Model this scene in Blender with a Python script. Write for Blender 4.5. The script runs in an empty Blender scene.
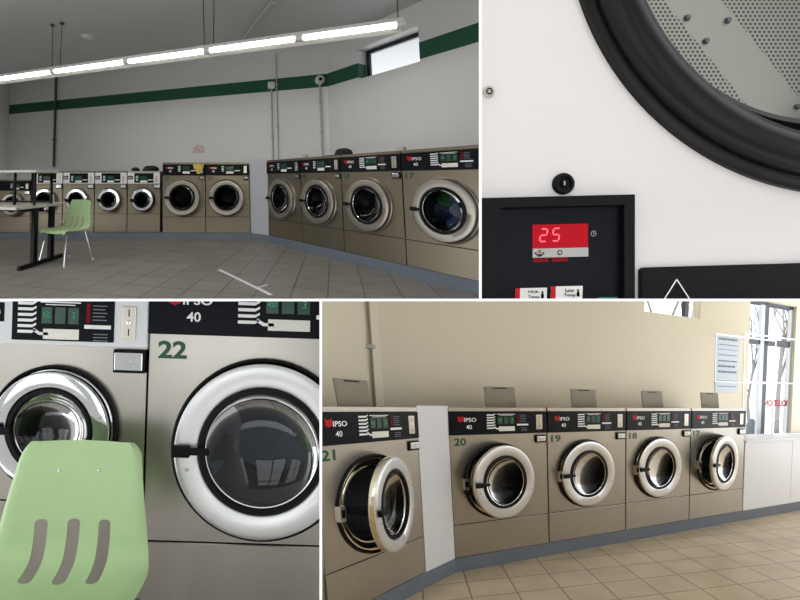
import bpy, bmesh, math, random
from mathutils import Vector, Matrix
random.seed(7)
PI = math.pi
sc = bpy.context.scene
C = sc.collection
CZ = 1.5                       # height of the eye above the lower rooms' datum
F = 450.0; PX = 320.0; PY = 300.0
CAM = Vector((0, 0, CZ))

# ------------------------------------------------------------------ camera
cd = bpy.data.cameras.new('camera'); cam = bpy.data.objects.new('camera', cd); C.objects.link(cam)
cam.location = CAM; cam.rotation_euler = (PI/2, 0, 0)
cd.sensor_width = 36; cd.lens = 36*F/800; cd.shift_x = (400-PX)/800; cd.clip_start = .02; cd.clip_end = 300
sc.camera = cam
sc.view_settings.view_transform = 'Standard'; sc.view_settings.look = 'None'
sc.view_settings.exposure = 0; sc.view_settings.gamma = 1; sc.view_settings.use_curve_mapping = False

# ------------------------------------------------------------------ materials
def mat(name, col, rough=.5, metal=0, emit=None, es=0, coat=0, var=0, vscale=8, bump=0, bscale=200, stretch=None, spec=.5):
    m = bpy.data.materials.new(name); m.use_nodes = True
    nt = m.node_tree; b = nt.nodes['Principled BSDF']
    b.inputs['Base Color'].default_value = (*col, 1); b.inputs['Roughness'].default_value = rough
    b.inputs['Metallic'].default_value = metal; b.inputs['Specular IOR Level'].default_value = spec
    if coat: b.inputs['Coat Weight'].default_value = coat
    if emit: b.inputs['Emission Color'].default_value = (*emit, 1); b.inputs['Emission Strength'].default_value = es
    tc = nt.nodes.new('ShaderNodeTexCoord'); mp = nt.nodes.new('ShaderNodeMapping')
    nt.links.new(tc.outputs['Object'], mp.inputs[0])
    if stretch: mp.inputs['Scale'].default_value = stretch
    if var:
        n = nt.nodes.new('ShaderNodeTexNoise'); n.inputs['Scale'].default_value = vscale; n.inputs['Detail'].default_value = 4
        nt.links.new(mp.outputs[0], n.inputs['Vector'])
        r = nt.nodes.new('ShaderNodeMix'); r.data_type = 'RGBA'
        r.inputs[6].default_value = (*[c*(1-var) for c in col], 1); r.inputs[7].default_value = (*[min(1, c*(1+var)) for c in col], 1)
        nt.links.new(n.outputs['Fac'], r.inputs[0]); nt.links.new(r.outputs[2], b.inputs['Base Color'])
    if bump:
        n = nt.nodes.new('ShaderNodeTexNoise'); n.inputs['Scale'].default_value = bscale; n.inputs['Detail'].default_value = 2
        nt.links.new(mp.outputs[0], n.inputs['Vector'])
        bp = nt.nodes.new('ShaderNodeBump'); bp.inputs['Strength'].default_value = bump; bp.inputs['Distance'].default_value = .002
        nt.links.new(n.outputs['Fac'], bp.inputs['Height']); nt.links.new(bp.outputs[0], b.inputs['Normal'])
    return m
def glassmat(name, tint, gl=.25, rough=.03):
    m = bpy.data.materials.new(name); m.use_nodes = True; nt = m.node_tree; nt.nodes.remove(nt.nodes['Principled BSDF'])
    out = nt.nodes['Material Output']; t = nt.nodes.new('ShaderNodeBsdfTransparent'); t.inputs[0].default_value = (*tint, 1)
    g = nt.nodes.new('ShaderNodeBsdfGlossy'); g.inputs['Roughness'].default_value = rough
    fr = nt.nodes.new('ShaderNodeLayerWeight'); fr.inputs[0].default_value = gl
    mx = nt.nodes.new('ShaderNodeMixShader')
    nt.links.new(fr.outputs['Fresnel'], mx.inputs[0]); nt.links.new(t.outputs[0], mx.inputs[1]); nt.links.new(g.outputs[0], mx.inputs[2])
    nt.links.new(mx.outputs[0], out.inputs[0]); return m
def tilemat(name, c1, c2, grout, size, ang, off=(0, 0), rough=.4, gw=.022):
    m = bpy.data.materials.new(name); m.use_nodes = True; nt = m.node_tree; b = nt.nodes['Principled BSDF']
    uv = nt.nodes.new('ShaderNodeUVMap'); mp = nt.nodes.new('ShaderNodeMapping')
    mp.inputs['Rotation'].default_value = (0, 0, ang); mp.inputs['Location'].default_value = (off[0], off[1], 0)
    br = nt.nodes.new('ShaderNodeTexBrick'); br.offset = 0; br.squash = 1
    br.inputs['Scale'].default_value = 1/size; br.inputs['Brick Width'].default_value = 1; br.inputs['Row Height'].default_value = 1
    br.inputs['Mortar Size'].default_value = gw; br.inputs['Mortar Smooth'].default_value = .2
    br.inputs['Color1'].default_value = (*c1, 1); br.inputs['Color2'].default_value = (*c2, 1); br.inputs['Mortar'].default_value = (*grout, 1)
    nt.links.new(uv.outputs[0], mp.inputs[0]); nt.links.new(mp.outputs[0], br.inputs['Vector'])
    n = nt.nodes.new('ShaderNodeTexNoise'); n.inputs['Scale'].default_value = 3; n.inputs['Detail'].default_value = 6
    nt.links.new(mp.outputs[0], n.inputs['Vector'])
    mr = nt.nodes.new('ShaderNodeMapRange'); mr.inputs[1].default_value = .3; mr.inputs[2].default_value = .7; mr.inputs[3].default_value = .86; mr.inputs[4].default_value = 1.1
    nt.links.new(n.outputs['Fac'], mr.inputs[0])
    mu = nt.nodes.new('ShaderNodeMix'); mu.data_type = 'RGBA'; mu.blend_type = 'MULTIPLY'; mu.inputs[0].default_value = 1
    nt.links.new(br.outputs['Color'], mu.inputs[6]); nt.links.new(mr.outputs[0], mu.inputs[7]); nt.links.new(mu.outputs[2], b.inputs['Base Color'])
    b.inputs['Roughness'].default_value = rough
    bp = nt.nodes.new('ShaderNodeBump'); bp.inputs['Strength'].default_value = .3; bp.inputs['Distance'].default_value = .003; bp.invert = True
    nt.links.new(br.outputs['Fac'], bp.inputs['Height']); nt.links.new(bp.outputs[0], b.inputs['Normal'])
    return m
def holemat(name, base, hole, pitch, mask=None, rough=.3, frac=.3):
    """perforated sheet: staggered round holes; mask=(dirx,diry,lo,hi): a plain band between lo and hi."""
    m = bpy.data.materials.new(name); m.use_nodes = True; nt = m.node_tree; b = nt.nodes['Principled BSDF']
    N = nt.nodes.new; L = nt.links.new
    uv = N('ShaderNodeUVMap'); sx = N('ShaderNodeSeparateXYZ'); L(uv.outputs[0], sx.inputs[0])
    def M(op, a, b_=None, c=None):
        n = N('ShaderNodeMath'); n.operation = op
        for i, v in enumerate((a, b_, c)):
            if v is None: continue
            if isinstance(v, (int, float)): n.inputs[i].default_value = v
            else: L(v, n.inputs[i])
        return n.outputs[0]
    def lattice(ox, oy):
        x = M('SUBTRACT', M('FRACT', M('ADD', M('DIVIDE', sx.outputs[0], pitch), ox)), .5)
        y = M('MULTIPLY', M('SUBTRACT', M('FRACT', M('ADD', M('DIVIDE', sx.outputs[1], pitch*1.732), oy)), .5), 1.732)
        return M('SQRT', M('ADD', M('MULTIPLY', x, x), M('MULTIPLY', y, y)))
    d = M('MINIMUM', lattice(0, 0), lattice(.5, .5))
    h = M('SUBTRACT', 1.0, M('SMOOTH_MIN', 1.0, M('MAXIMUM', 0.0, M('DIVIDE', M('SUBTRACT', d, frac*.85), frac*.3)), .01))
    if mask:
        p = M('ADD', M('MULTIPLY', sx.outputs[0], mask[0]), M('MULTIPLY', sx.outputs[1], mask[1]))
        plain = M('MULTIPLY', M('GREATER_THAN', p, mask[2]), M('LESS_THAN', p, mask[3]))
        h = M('MULTIPLY', h, M('SUBTRACT', 1.0, plain))
    mx = N('ShaderNodeMix'); mx.data_type = 'RGBA'; mx.inputs[6].default_value = (*base, 1); mx.inputs[7].default_value = (*hole, 1)
    L(h, mx.inputs[0]); L(mx.outputs[2], b.inputs['Base Color'])
    L(M('MULTIPLY', M('SUBTRACT', 1.0, h), .7), b.inputs['Metallic']); b.inputs['Roughness'].default_value = rough
    return m

MT = {}
MT['steel'] = mat('brushed_steel', (.50, .47, .42), .30, .9, var=.10, vscale=5, stretch=(1, 1, .25), bump=.05, bscale=60)
MT['steel_dark'] = mat('shaded_brushed_steel', (.235, .20, .145), .34, .8, var=.12, vscale=4, stretch=(1, 1, .3))  # darker copy of steel; the dim room's shade is put into the colour
MT['ring'] = mat('satin_aluminium', (.80, .80, .80), .36, .75, var=.05, vscale=12)
MT['ring_dim'] = mat('shaded_satin_aluminium', (.40, .37, .32), .32, .8, var=.08, vscale=9)  # shaded copy of ring, low light painted into its colour
MT['chrome'] = mat('chrome', (.80, .82, .84), .1, 1)
MT['brass'] = mat('polished_door_edge', (.83, .74, .55), .14, 1)
MT['black'] = mat('black_plastic', (.005, .005, .006), .42, spec=.12)
MT['fascia'] = mat('black_fascia', (.005, .006, .009), .34, spec=.10)
MT['rubber'] = mat('black_rubber', (.007, .007, .008), .5, spec=.15)
MT['drum'] = mat('drum_steel', (.18, .19, .20), .42, .8, var=.15, vscale=20)
MT['glass'] = glassmat('door_glass', (.36, .39, .43), .12)
MT['glassBL'] = glassmat('bright_lit_door_glass', (.42, .46, .52), .36)  # same door glass; brighter light put into its tint and reflection strength
MT['clear'] = glassmat('window_glass', (.97, .98, .99), .05)
MT['enamel'] = mat('pale_grey_enamel', (.72, .73, .74), .35)
MT['white'] = mat('white_print', (.85, .85, .83), .5)
MT['card'] = mat('cream_card', (.80, .78, .70), .6)
MT['red'] = mat('red_print', (.50, .012, .015), .5, spec=.15)
MT['dkred'] = mat('dark_red_print', (.20, .006, .01), .5, spec=.1)
MT['greenlcd'] = mat('green_window', (.008, .06, .035), .25)
MT['greenseg'] = mat('green_segments', (.03, .30, .12), .5, emit=(.1, 1, .35), es=.06)
MT['number'] = mat('dark_green_vinyl', (.01, .075, .04), .5)
MT['plate'] = mat('coin_plate_steel', (.62, .58, .50), .28, .9)
MT['filler'] = mat('shaded_white_panel', (.46, .47, .50), .5)  # white panel darkened, with the dim room's shade in its colour
MT['curb'] = mat('blue_grey_paint', (.14, .165, .20), .55, var=.12, vscale=6)
MT['wallTL'] = mat('white_wall_paint', (.72, .71, .69), .75, var=.03, vscale=1.2, bump=.03, bscale=90)
MT['ceilTL'] = mat('white_ceiling_paint', (.60, .60, .59), .8, var=.03, vscale=1)
MT['stripe'] = mat('green_stripe_paint', (.012, .085, .045), .6)
MT['wallBR'] = mat('warm_lit_wall_paint', (.85, .775, .60), .7, var=.02, vscale=1.2, bump=.03, bscale=90)  # same white wall as wallTL; the warm light is put into its colour
MT['whitepanel'] = mat('white_laminate', (.74, .745, .76), .4, var=.02, vscale=4)
MT['pipe'] = mat('painted_conduit', (.50, .50, .48), .5)
MT['darkpipe'] = mat('dark_conduit', (.07, .06, .05), .5)
MT['lampbody'] = mat('white_lamp_enamel', (.72, .71, .68), .4)
MT['tube'] = mat('lit_tube', (1, 1, 1), .3, emit=(1, .97, .9), es=15)
MT['chair'] = mat('pale_green_plastic', (.43, .60, .30), .4, var=.05, vscale=7, bump=.05, bscale=400)
MT['table'] = mat('cream_table_laminate', (.62, .59, .52), .4, var=.03)
MT['cloth'] = mat('dark_cloth', (.012, .012, .015), .9, bump=.3, bscale=40)
MT['yellow'] = mat('yellow_paper', (.60, .40, .08), .7)
MT['frame'] = mat('dark_window_frame', (.025, .03, .04), .35, .3)
MT['alu'] = mat('silver_window_bead', (.55, .57, .6), .35, .7)
MT['lid'] = mat('grey_dispenser_lid', (.25, .215, .15), .5, 0, var=.08)
MT['acrylic'] = mat('pale_blue_notice', (.58, .66, .72), .3)
MT['print'] = mat('grey_print', (.18, .2, .23), .6)
MT['tape'] = mat('white_tape', (.85, .85, .83), .6)
MT['divider'] = mat('white_border_board', (.92, .92, .92), .6)
MT['backing'] = mat('shade_dark_backing', (.02, .02, .02), .8)  # near-black colour stands for shade
MT['bark'] = mat('winter_bark', (.20, .18, .17), .9, var=.2, vscale=20)
MT['snow'] = mat('snow_ground', (.85, .87, .9), .8)
MT['hedge'] = mat('dark_shrub', (.10, .12, .13), .9, var=.3, vscale=10)
MT['dryer'] = mat('white_dryer_enamel', (.735, .70, .675), .38, bump=.10, bscale=260, spec=.4)
MT['dblack'] = mat('satin_black_door_frame', (.008, .0065, .0055), .30, spec=.2)
MT['dbrown'] = mat('matte_black_door_rim', (.004, .0035, .003), .5, spec=.10)
MT['led'] = mat('red_display_window', (.42, .004, .012), .35, emit=(.8, .0, .02), es=.06, spec=.1)
MT['seg'] = mat('lit_red_segments', (1, .1, .15), .4, emit=(1, .10, .16), es=1.5)
MT['keywhite'] = mat('white_key_label', (.78, .76, .72), .5)
MT['grayprint'] = mat('grey_key_label', (.42, .40, .38), .5)
MT['greenkey'] = mat('green_key', (.02, .22, .10), .4)
MT['floorTL'] = tilemat('grey_floor_tiles', (.30, .27, .24), (.265, .24, .21), (.11, .10, .095), .345, math.radians(15), (.1, .05), .38)
MT['floorBR'] = tilemat('tan_floor_tiles', (.66, .52, .33), (.60, .475, .30), (.20, .15, .10), .357, math.radians(-17), (0, 0), .33, .018)

# ------------------------------------------------------------------ frames
class Room:
    """A room, sheared and stretched about the camera: x across, y along the floor away from the viewer, z up, metres, origin under the viewer's eye."""
    def __init__(s, f, pu, pv, vh, vv, eye):
        s.eye = eye
        A = Matrix(((1, (pu-PX)/f, 0), (0, F/f, 0), (0, (PY-pv)/f, 1)))  # axes sheared and stretched about the camera to fit this part of the image
        ey = Vector((0, 1, (pv-vh)/f)).normalized()
        ez = Vector(((vv[0]-pu)/f, 1, (pv-vv[1])/f)).normalized()
        if ez.z < 0: ez = -ez
        s.B = A @ Matrix(((1, ey.x, ez.x), (0, ey.y, ez.y), (0, ey.z, ez.z))); s.Bi = s.B.inverted()
    def w(s, p): return CAM + s.B @ (Vector(p) - Vector((0, 0, s.eye)))
    def ray(s, u, v): return s.Bi @ Vector(((u-PX)/F, 1, (PY-v)/F))
    def hz(s, u, v, z):
        d = s.ray(u, v); return Vector((0, 0, s.eye)) + d*((z-s.eye)/d.z)
    def pl(s, u, v, p, n):
        d = s.ray(u, v); o = Vector((0, 0, s.eye)); return o + d*((Vector(p)-o).dot(n)/d.dot(n))
class Plain:
    """An upright frame square to the world, optionally rolled a little about the view direction."""
    def __init__(s, o, roll=0):
        s.o = Vector(o); c, n = math.cos(roll), math.sin(roll)
        s.B = Matrix(((c, 0, n), (0, 1, 0), (-n, 0, c)))
    def w(s, p): return s.o + s.B @ Vector(p)
class Fr:
    """Local frame inside a room: a to the right along a face, b into it, c up."""
    def __init__(s, room, o, ang=0):
        s.room = room; s.o = Vector(o); s.ang = ang
        s.L = room.B @ Matrix.Rotation(ang, 3, 'Z'); s.W = room.w(s.o)
    def vec(s, p): return s.L @ Vector(p)

CLIP = {'TL': [], 'TR': [], 'BL': [], 'BR': []}
UD = 480.3; UB = 320.8
nT = Vector((1, -(UD-PX)/F, 0)).normalized(); nB = Vector((1, -(UB-PX)/F, 0)).normalized()
up = Vector((0, 0, 1)); HT = .0004
CLIP['TL'] = [(CAM+up*HT, -up), (CAM-nT*HT, nT)]
CLIP['TR'] = [(CAM+up*HT, -up), (CAM+nT*HT, -nT)]
CLIP['BL'] = [(CAM-up*HT, up), (CAM-nB*HT, nB)]
CLIP['BR'] = [(CAM-up*HT, up), (CAM+nB*HT, -nB)]
SIDE = 'TL'

# ------------------------------------------------------------------ mesh builder
class MB:
    def __init__(s): s.bm = bmesh.new(); s.uv = {}
    def box(s, lo, hi, bev=0, seg=1):
        r = bmesh.ops.create_cube(s.bm, size=1); vs = r['verts']
        for v in vs:
            v.co = Vector([(lo[i]+hi[i])/2 + v.co[i]*(hi[i]-lo[i]) for i in range(3)])
        if bev:
            es = list({e for v in vs for e in v.link_edges})
            bmesh.ops.bevel(s.bm, geom=es, offset=bev, segments=seg, affect='EDGES', profile=.5)
        return s
    def poly(s, pts):
        vs = [s.bm.verts.new(p) for p in pts]; s.bm.faces.new(vs); return s
    def prism(s, pts, d):
        """polygon pts (3D list) extruded by vector d."""
        d = Vector(d); a = [s.bm.verts.new(p) for p in pts]; b = [s.bm.verts.new(Vector(p)+d) for p in pts]; n = len(pts)
        s.bm.faces.new(a[::-1]); s.bm.faces.new(b)
        for i in range(n): s.bm.faces.new((a[i], a[(i+1) % n], b[(i+1) % n], b[i]))
        return s
    def lathe(s, prof, c=(0, 0, 0), n=48, axis='b', M=None, sx=1):
        """prof: list of (radius, height along axis)"""
        rings = []
        for r, h in prof:
            ring = []
            for i in range(n if r > 1e-6 else 1):
                t = 2*PI*i/n
                if axis == 'b': p = Vector((r*math.cos(t)*sx, h, r*math.sin(t)))
                elif axis == 'c': p = Vector((r*math.cos(t), r*math.sin(t), h))
                else: p = Vector((h, r*math.cos(t), r*math.sin(t)))
                p += Vector(c)
                if M: p = M @ p
                ring.append(s.bm.verts.new(p))
            rings.append(ring)
        for A, B in zip(rings, rings[1:]):
            for i in range(n):
                a = [A[i % len(A)], A[(i+1) % len(A)], B[(i+1) % len(B)], B[i % len(B)]]
                u = []
                for v in a:
                    if v not in u: u.append(v)
                if len(u) > 2:
                    try: s.bm.faces.new(u)
                    except ValueError: pass
        return s
    def tube(s, pts, r, n=10, cap=True):
        pts = [Vector(p) for p in pts]; rings = []
        rr = r if isinstance(r, (list, tuple)) else [r]*len(pts)
        for i, p in enumerate(pts):
            t = (pts[min(i+1, len(pts)-1)] - pts[max(i-1, 0)]).normalized()
            x = t.cross(Vector((0, 0, 1)) if abs(t.z) < .95 else Vector((1, 0, 0))).normalized(); y = t.cross(x)
            rings.append([s.bm.verts.new(p + (x*math.cos(2*PI*k/n) + y*math.sin(2*PI*k/n))*rr[i]) for k in range(n)])
        for A, B in zip(rings, rings[1:]):
            for k in range(n): s.bm.faces.new((A[k], A[(k+1) % n], B[(k+1) % n], B[k]))
        if cap: s.bm.faces.new(rings[0][::-1]); s.bm.faces.new(rings[-1])
        return s
    def plate_hole(s, x0, x1, z0, z1, cx, cz, r, b, n=64):
        """flat plate in the face plane with a round hole"""
        corners = [math.atan2(z-cz, x-cx) % (2*PI) for x in (x0, x1) for z in (z0, z1)]
        ts = sorted([2*PI*i/n for i in range(n)] + corners)
        inn, out = [], []
        for t in ts:
            c, q = math.cos(t), math.sin(t)
            k = min([(x1-cx)/c if c > 1e-9 else (x0-cx)/c if c < -1e-9 else 1e9, (z1-cz)/q if q > 1e-9 else (z0-cz)/q if q < -1e-9 else 1e9])
            inn.append(s.bm.verts.new((cx+r*c, b, cz+r*q))); out.append(s.bm.verts.new((cx+k*c, b, cz+k*q)))
        m = len(ts)
        for i in range(m): s.bm.faces.new((inn[i], inn[(i+1) % m], out[(i+1) % m], out[i]))
        return s
    def text(s, txt, x0, z0, w, h, b, mirror=False, bold=False):
        """letters fitted into the box x0..x0+w, z0..z0+h on the face plane b"""
        cu = bpy.data.curves.new('t', 'FONT'); cu.body = txt; cu.extrude = 0; cu.resolution_u = 3
        if bold: cu.offset = .018 if bold is True else bold
        o = bpy.data.objects.new('t', cu); me = bpy.data.meshes.new_from_object(o)
        xs = [v.co.x for v in me.vertices]; ys = [v.co.y for v in me.vertices]
        X0, X1, Y0, Y1 = min(xs), max(xs), min(ys), max(ys)
        vs = []
        for v in me.vertices:
            fx = (v.co.x-X0)/(X1-X0)
            if mirror: fx = 1-fx
            vs.append(s.bm.verts.new((x0+w*fx, b, z0+h*(v.co.y-Y0)/(Y1-Y0))))
        for p in me.polygons:
            try: s.bm.faces.new([vs[i] for i in p.vertices])
            except ValueError: pass
        bpy.data.objects.remove(o); bpy.data.curves.remove(cu); bpy.data.meshes.remove(me)
        return s
    def build(s, name, m, parent=None, fr=None, smooth=False, M=None, uv=None, label=None, solid=0, noclip=False):
        bm = s.bm
        if M: bmesh.ops.transform(bm, matrix=M, verts=bm.verts)
        bmesh.ops.recalc_face_normals(bm, faces=bm.faces)
        if solid: 
            bmesh.ops.solidify(bm, geom=bm.faces[:], thickness=solid)
        if uv:
            ly = bm.loops.layers.uv.new('UVMap')
            for f_ in bm.faces:
                for l in f_.loops: l[ly].uv = uv(l.vert.co)
        loc = Vector((0, 0, 0))
        if fr:
            for v in bm.verts: v.co = fr.vec(v.co)
            loc = fr.W
            if not noclip:
                for pc, pn in CLIP[SIDE]:
                    if any((v.co+loc-pc).dot(pn) > 0 for v in bm.verts):
                        bmesh.ops.bisect_plane(bm, geom=bm.verts[:]+bm.edges[:]+bm.faces[:], plane_co=pc-loc, plane_no=pn, clear_outer=True)
        if not bm.verts: bm.free(); return None
        bmesh.ops.recalc_face_normals(bm, faces=bm.faces)
        me = bpy.data.meshes.new(name); bm.to_mesh(me); bm.free()
        me.materials.append(MT[m] if isinstance(m, str) else m)
        if smooth:
            for p in me.polygons: p.use_smooth = True
            me.set_sharp_from_angle(angle=math.radians(38))
        o = bpy.data.objects.new(name, me); C.objects.link(o)
        if parent is not None: o.parent = parent
        else: o.location = loc
        if label: o['label'] = label
        return o
def tag(o, label, cat, group=None):
    if o is None: return o
    o['label'] = label; o['category'] = cat
    if group: o['group'] = group
    return o
def thing(name, label, cat, fr, group=None):
    o = bpy.data.objects.new(name, None); C.objects.link(o); o.location = fr.W; o.empty_display_size = .1
    return tag(o, label, cat, group)
def struct(o):
    if o: o['kind'] = 'structure'
    return o

# ------------------------------------------------------------------ washers
def washer(fr, W, H, label, style='large', num=None, ajar=0, lid=False, prot=1.0, depth=.8, group=None, dim=False, cap='40', face='steel', flat=False):
    t = thing('washing_machine', label, 'washing machine', fr, group)
    P = lambda mb, name, m, par=None, **k: mb.build(name, m, par or t, fr, **k)
    small = style != 'large'
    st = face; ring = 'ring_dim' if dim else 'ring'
    fz0 = .82*H if not small else .79*H
    cx, cz = (.47*W, .50*H) if not small else (.47*W, .53*H)
    R1, R2, RG = (.246*H, .181*H, .162*H) if not small else (.335*W, .242*W, .212*W)
    RB = R1*1.055 if not small else .366*W
    g = .006; sm_ = .222 if not small else .295
    # body: sides, back, top, and a front with the round opening and a lower kick panel
    b = MB(); b.plate_hole(g, W-g, (sm_+.006)*H, fz0, cx, cz, RB*.93, 0)
    b.box((g, .0, 0), (g+.004, depth, H*.985)); b.box((W-g-.004, 0, 0), (W-g, depth, H*.985)); b.box((g, depth-.01, 0), (W-g, depth, H*.985))
    b.box((g, .004, fz0), (W-g, .02, H*.985))
    P(b, 'body', st)
    P(MB().box((g, -.001, .004), (W-g, .012, sm_*H), .002), 'kick_panel', st)
    P(MB().box((g, .002, sm_*H), (W-g, .01, (sm_+.006)*H)), 'panel_seam', 'black')
    for (ax, az) in ((.02*W, .17*H), (.98*W, .17*H)):
        P(MB().lathe([(0, -.003), (.005, -.003), (.006, 0)], (ax, 0, az), 10), 'screw', 'chrome')
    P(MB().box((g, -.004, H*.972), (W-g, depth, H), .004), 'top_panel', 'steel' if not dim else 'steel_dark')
    # fascia
    if style == 'small':
        fs = P(MB().box((g, -.014, fz0), (W-g, .01, H*.972), .004), 'control_panel', 'enamel')
        P(MB().box((.215*W, -.017, fz0+.015*H), (.80*W, -.013, H*.965), .002), 'black_insert', 'fascia', fs)
        q0, q1 = .215, .80
        P(MB().box((.02*W, -.016, fz0+.07*H), (.17*W, -.013, fz0+.13*H), .002), 'logo_plate', 'black', fs)
        P(MB().text('IPSO', .04*W, fz0+.085*H, .11*W, .028*H, -.0172, bold=True), 'brand_lettering', 'white', fs)
    else:
        fs = P(MB().box((g, -.014, fz0), (W-g, .01, H*.972), .003), 'control_panel', 'fascia')
        q0, q1 = .33, .80
        if style == 'large':
            lb = MB(); z = fz0+.087*H; x = .082*W; s_ = .055*W
            lb.prism([(x, -.0165, z+s_*.95), (x+s_*.45, -.0165, z+s_*.7), (x+s_, -.0165, z+s_*.95), (x+s_*.92, -.0165, z+s_*.1), (x+s_*.5, -.0165, z-s_*.1), (x+s_*.08, -.0165, z+s_*.1)], (0, .002, 0))
            P(lb, 'logo_mark', 'red', fs)
            P(MB().text('IPSO', .142*W, fz0+.086*H, .115*W, .026*H, -.0165, bold=True), 'brand_lettering', 'white', fs)
            P(MB().text(cap, .158*W, fz0+.038*H, .055*W, .028*H, -.0165, bold=True), 'capacity_number', 'white', fs)
    def qx(v): return (q0 + (q1-q0)*v)*W
    sb = MB()
    if not flat:
        for k in range(6):
            z = fz0+(.125-.0175*k)*H; x = qx(.06)
            sb.prism([(x, -.0178, z), (qx(.20), -.0178, z), (qx(.24), -.0178, z+.008*H), (qx(.24), -.0178, z+.015*H), (qx(.205), -.0178, z+.009*H), (x, -.0178, z+.009*H)], (0, .0015, 0))
        sb.prism([(qx(.21), -.0178, fz0+.045*H), (qx(.27), -.0178, fz0+.032*H), (qx(.36), -.0178, fz0+.032*H), (qx(.36), -.0178, fz0+.041*H), (qx(.28), -.0178, fz0+.041*H), (qx(.22), -.0178, fz0+.054*H)], (0, .0015, 0))
    else:
        for k in range(4): sb.box((qx(.08), -.0178, fz0+(.05+.022*k)*H), (qx(.2), -.0165, fz0+(.06+.022*k)*H))
    P(sb, 'program_list', 'white', fs)
    if flat: P(MB().box((qx(.29), -.0178, fz0+.065*H), (qx(.66), -.016, fz0+.122*H), .001), 'display', 'greenlcd', fs)
    else:
        for k, dg in enumerate(('450', None, '3')):
            d = P(MB().box((qx(.29+.13*k), -.0178, fz0+.068*H), (qx(.395+.13*k), -.016, fz0+.120*H), .001), 'display', 'greenlcd', fs)
            if d and dg: P(MB().text(dg, qx(.305+.13*k) if k == 0 else qx(.595), fz0+.086*H, (qx(.38)-qx(.305)) if k == 0 else .014*W, .020*H, -.0186), 'digits', 'greenseg', d)
        tx = MB()
        tx.box((qx(.28), -.0178, fz0+.133*H), (qx(.67), -.0165, fz0+.137*H)); tx.box((qx(.33), -.0178, fz0+.126*H), (qx(.62), -.0165, fz0+.129*H))
        P(tx, 'instruction_lines', 'white', fs)
        rb = MB().box((qx(.73), -.0178, fz0+.075*H), (qx(.765), -.0165, fz0+.135*H))
        P(rb, 'red_bar', 'dkred', fs)
        gl = MB()
        for k in range(5): gl.box((qx(.79), -.0176, fz0+(.082+.011*k)*H), (qx(.93-.02*(k % 2)), -.0165, fz0+(.085+.011*k)*H))
        for k in range(3): gl.box((qx(.80), -.0176, fz0+(.018+.010*k)*H), (qx(.94), -.0165, fz0+(.021+.010*k)*H))
        P(gl, 'fine_print', 'print', fs)
    P(MB().box((qx(.31), -.0178, fz0+.020*H), (qx(.66), -.0165, fz0+.052*H), .001), 'instruction_card', 'card', fs)
    P(MB().box((qx(.71), -.0178, fz0+.056*H), (qx(.97), -.0165, fz0+.068*H), .0005), 'white_label', 'white', fs)
    cp = P(MB().box((.872*W if not small else .845*W, -.019, fz0+.027*H), (.94*W if not small else .925*W, -.012, fz0+.13*H), .003, 2), 'coin_plate', 'plate', fs)
    if cp:
        xm = .906*W if not small else .885*W
        for za_, zb_ in ((.038, .060), (.098, .12)): P(MB().box((xm-.002, -.0198, fz0+za_*H), (xm+.002, -.0188, fz0+zb_*H)), 'coin_slot', 'black', cp)
        P(MB().lathe([(0, -.024), (.008, -.023), (.010, -.0188)], (xm, 0, fz0+.079*H), 16), 'coin_button', 'chrome', cp, smooth=True)
    x0, x1 = (.862*W, .984*W) if not small else (.80*W, .985*W)
    z0, z1 = (.752*H, .806*H) if not small else (.712*H, .785*H)
    cb = P(MB().box((x0, -.018, z0), (x1, .005, z1), .004, 2), 'coin_box', 'black')
    if cb:
        P(MB().box((x0+.012*W, -.026, z0+.009*H), (x1-.012*W, -.016, z1-.009*H), .003, 2), 'coin_drawer', 'chrome', cb)
        P(MB().lathe([(0, -.034), (.008, -.034), (.009, -.025)], ((x0+x1)/2, 0, (z0+z1)/2), 16), 'lock', 'chrome', cb)
    if num: P(MB().text(num, .045*W, .750*H, .113*W, .051*H, -.0015, bold=.032), 'number_decal', 'number')
    # bezel, tub, drum
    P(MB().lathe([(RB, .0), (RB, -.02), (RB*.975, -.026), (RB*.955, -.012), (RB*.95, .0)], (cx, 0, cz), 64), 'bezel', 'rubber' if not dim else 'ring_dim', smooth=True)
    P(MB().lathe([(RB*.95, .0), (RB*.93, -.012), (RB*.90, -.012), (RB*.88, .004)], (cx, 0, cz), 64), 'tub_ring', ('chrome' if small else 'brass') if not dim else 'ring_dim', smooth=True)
    P(MB().lathe([(RB*.88, .002), (RB*.85, .03), (RB*.81, .032), (RB*.80, .03), (RB*.73, .05), (RG*1.1, .06)], (cx, 0, cz), 64), 'tub_gasket', 'rubber', smooth=True)
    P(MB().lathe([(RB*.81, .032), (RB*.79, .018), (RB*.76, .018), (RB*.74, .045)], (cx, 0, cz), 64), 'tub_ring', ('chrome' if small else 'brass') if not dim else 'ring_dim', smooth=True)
    P(MB().lathe([(RG*1.15, .04), (RG*1.2, .10), (RG*1.25, .12), (RG*1.25, .48), (RG*.9, .52), (0, .50)], (cx, 0, cz), 48), 'drum', 'drum', smooth=True)
    for k in range(3):
        LM = Matrix.Translation((cx, 0, cz)) @ Matrix.Rotation(2*PI*k/3+.5, 4, 'Y'); lf = MB()
        vv = [lf.bm.verts.new(LM @ Vector(p)) for p in ((RG*1.22, .14, -.03), (RG*1.22, .14, .03), (RG*.95, .16, 0), (RG*1.22, .46, -.03), (RG*1.22, .46, .03), (RG*.95, .44, 0))]
        for f_ in ((0, 1, 2), (3, 5, 4), (0, 2, 5, 3), (1, 4, 5, 2)): lf.bm.faces.new([vv[i] for i in f_])
        P(lf, 'drum_lifter', 'drum')
    # door
    hx = cx+R1; M = Matrix.Translation((hx, -.03, 0)) @ Matrix.Rotation(math.radians(ajar), 4, 'Z') @ Matrix.Translation((-hx, .03, 0)) @ Matrix.Diagonal((1, prot, 1, 1))
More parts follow.
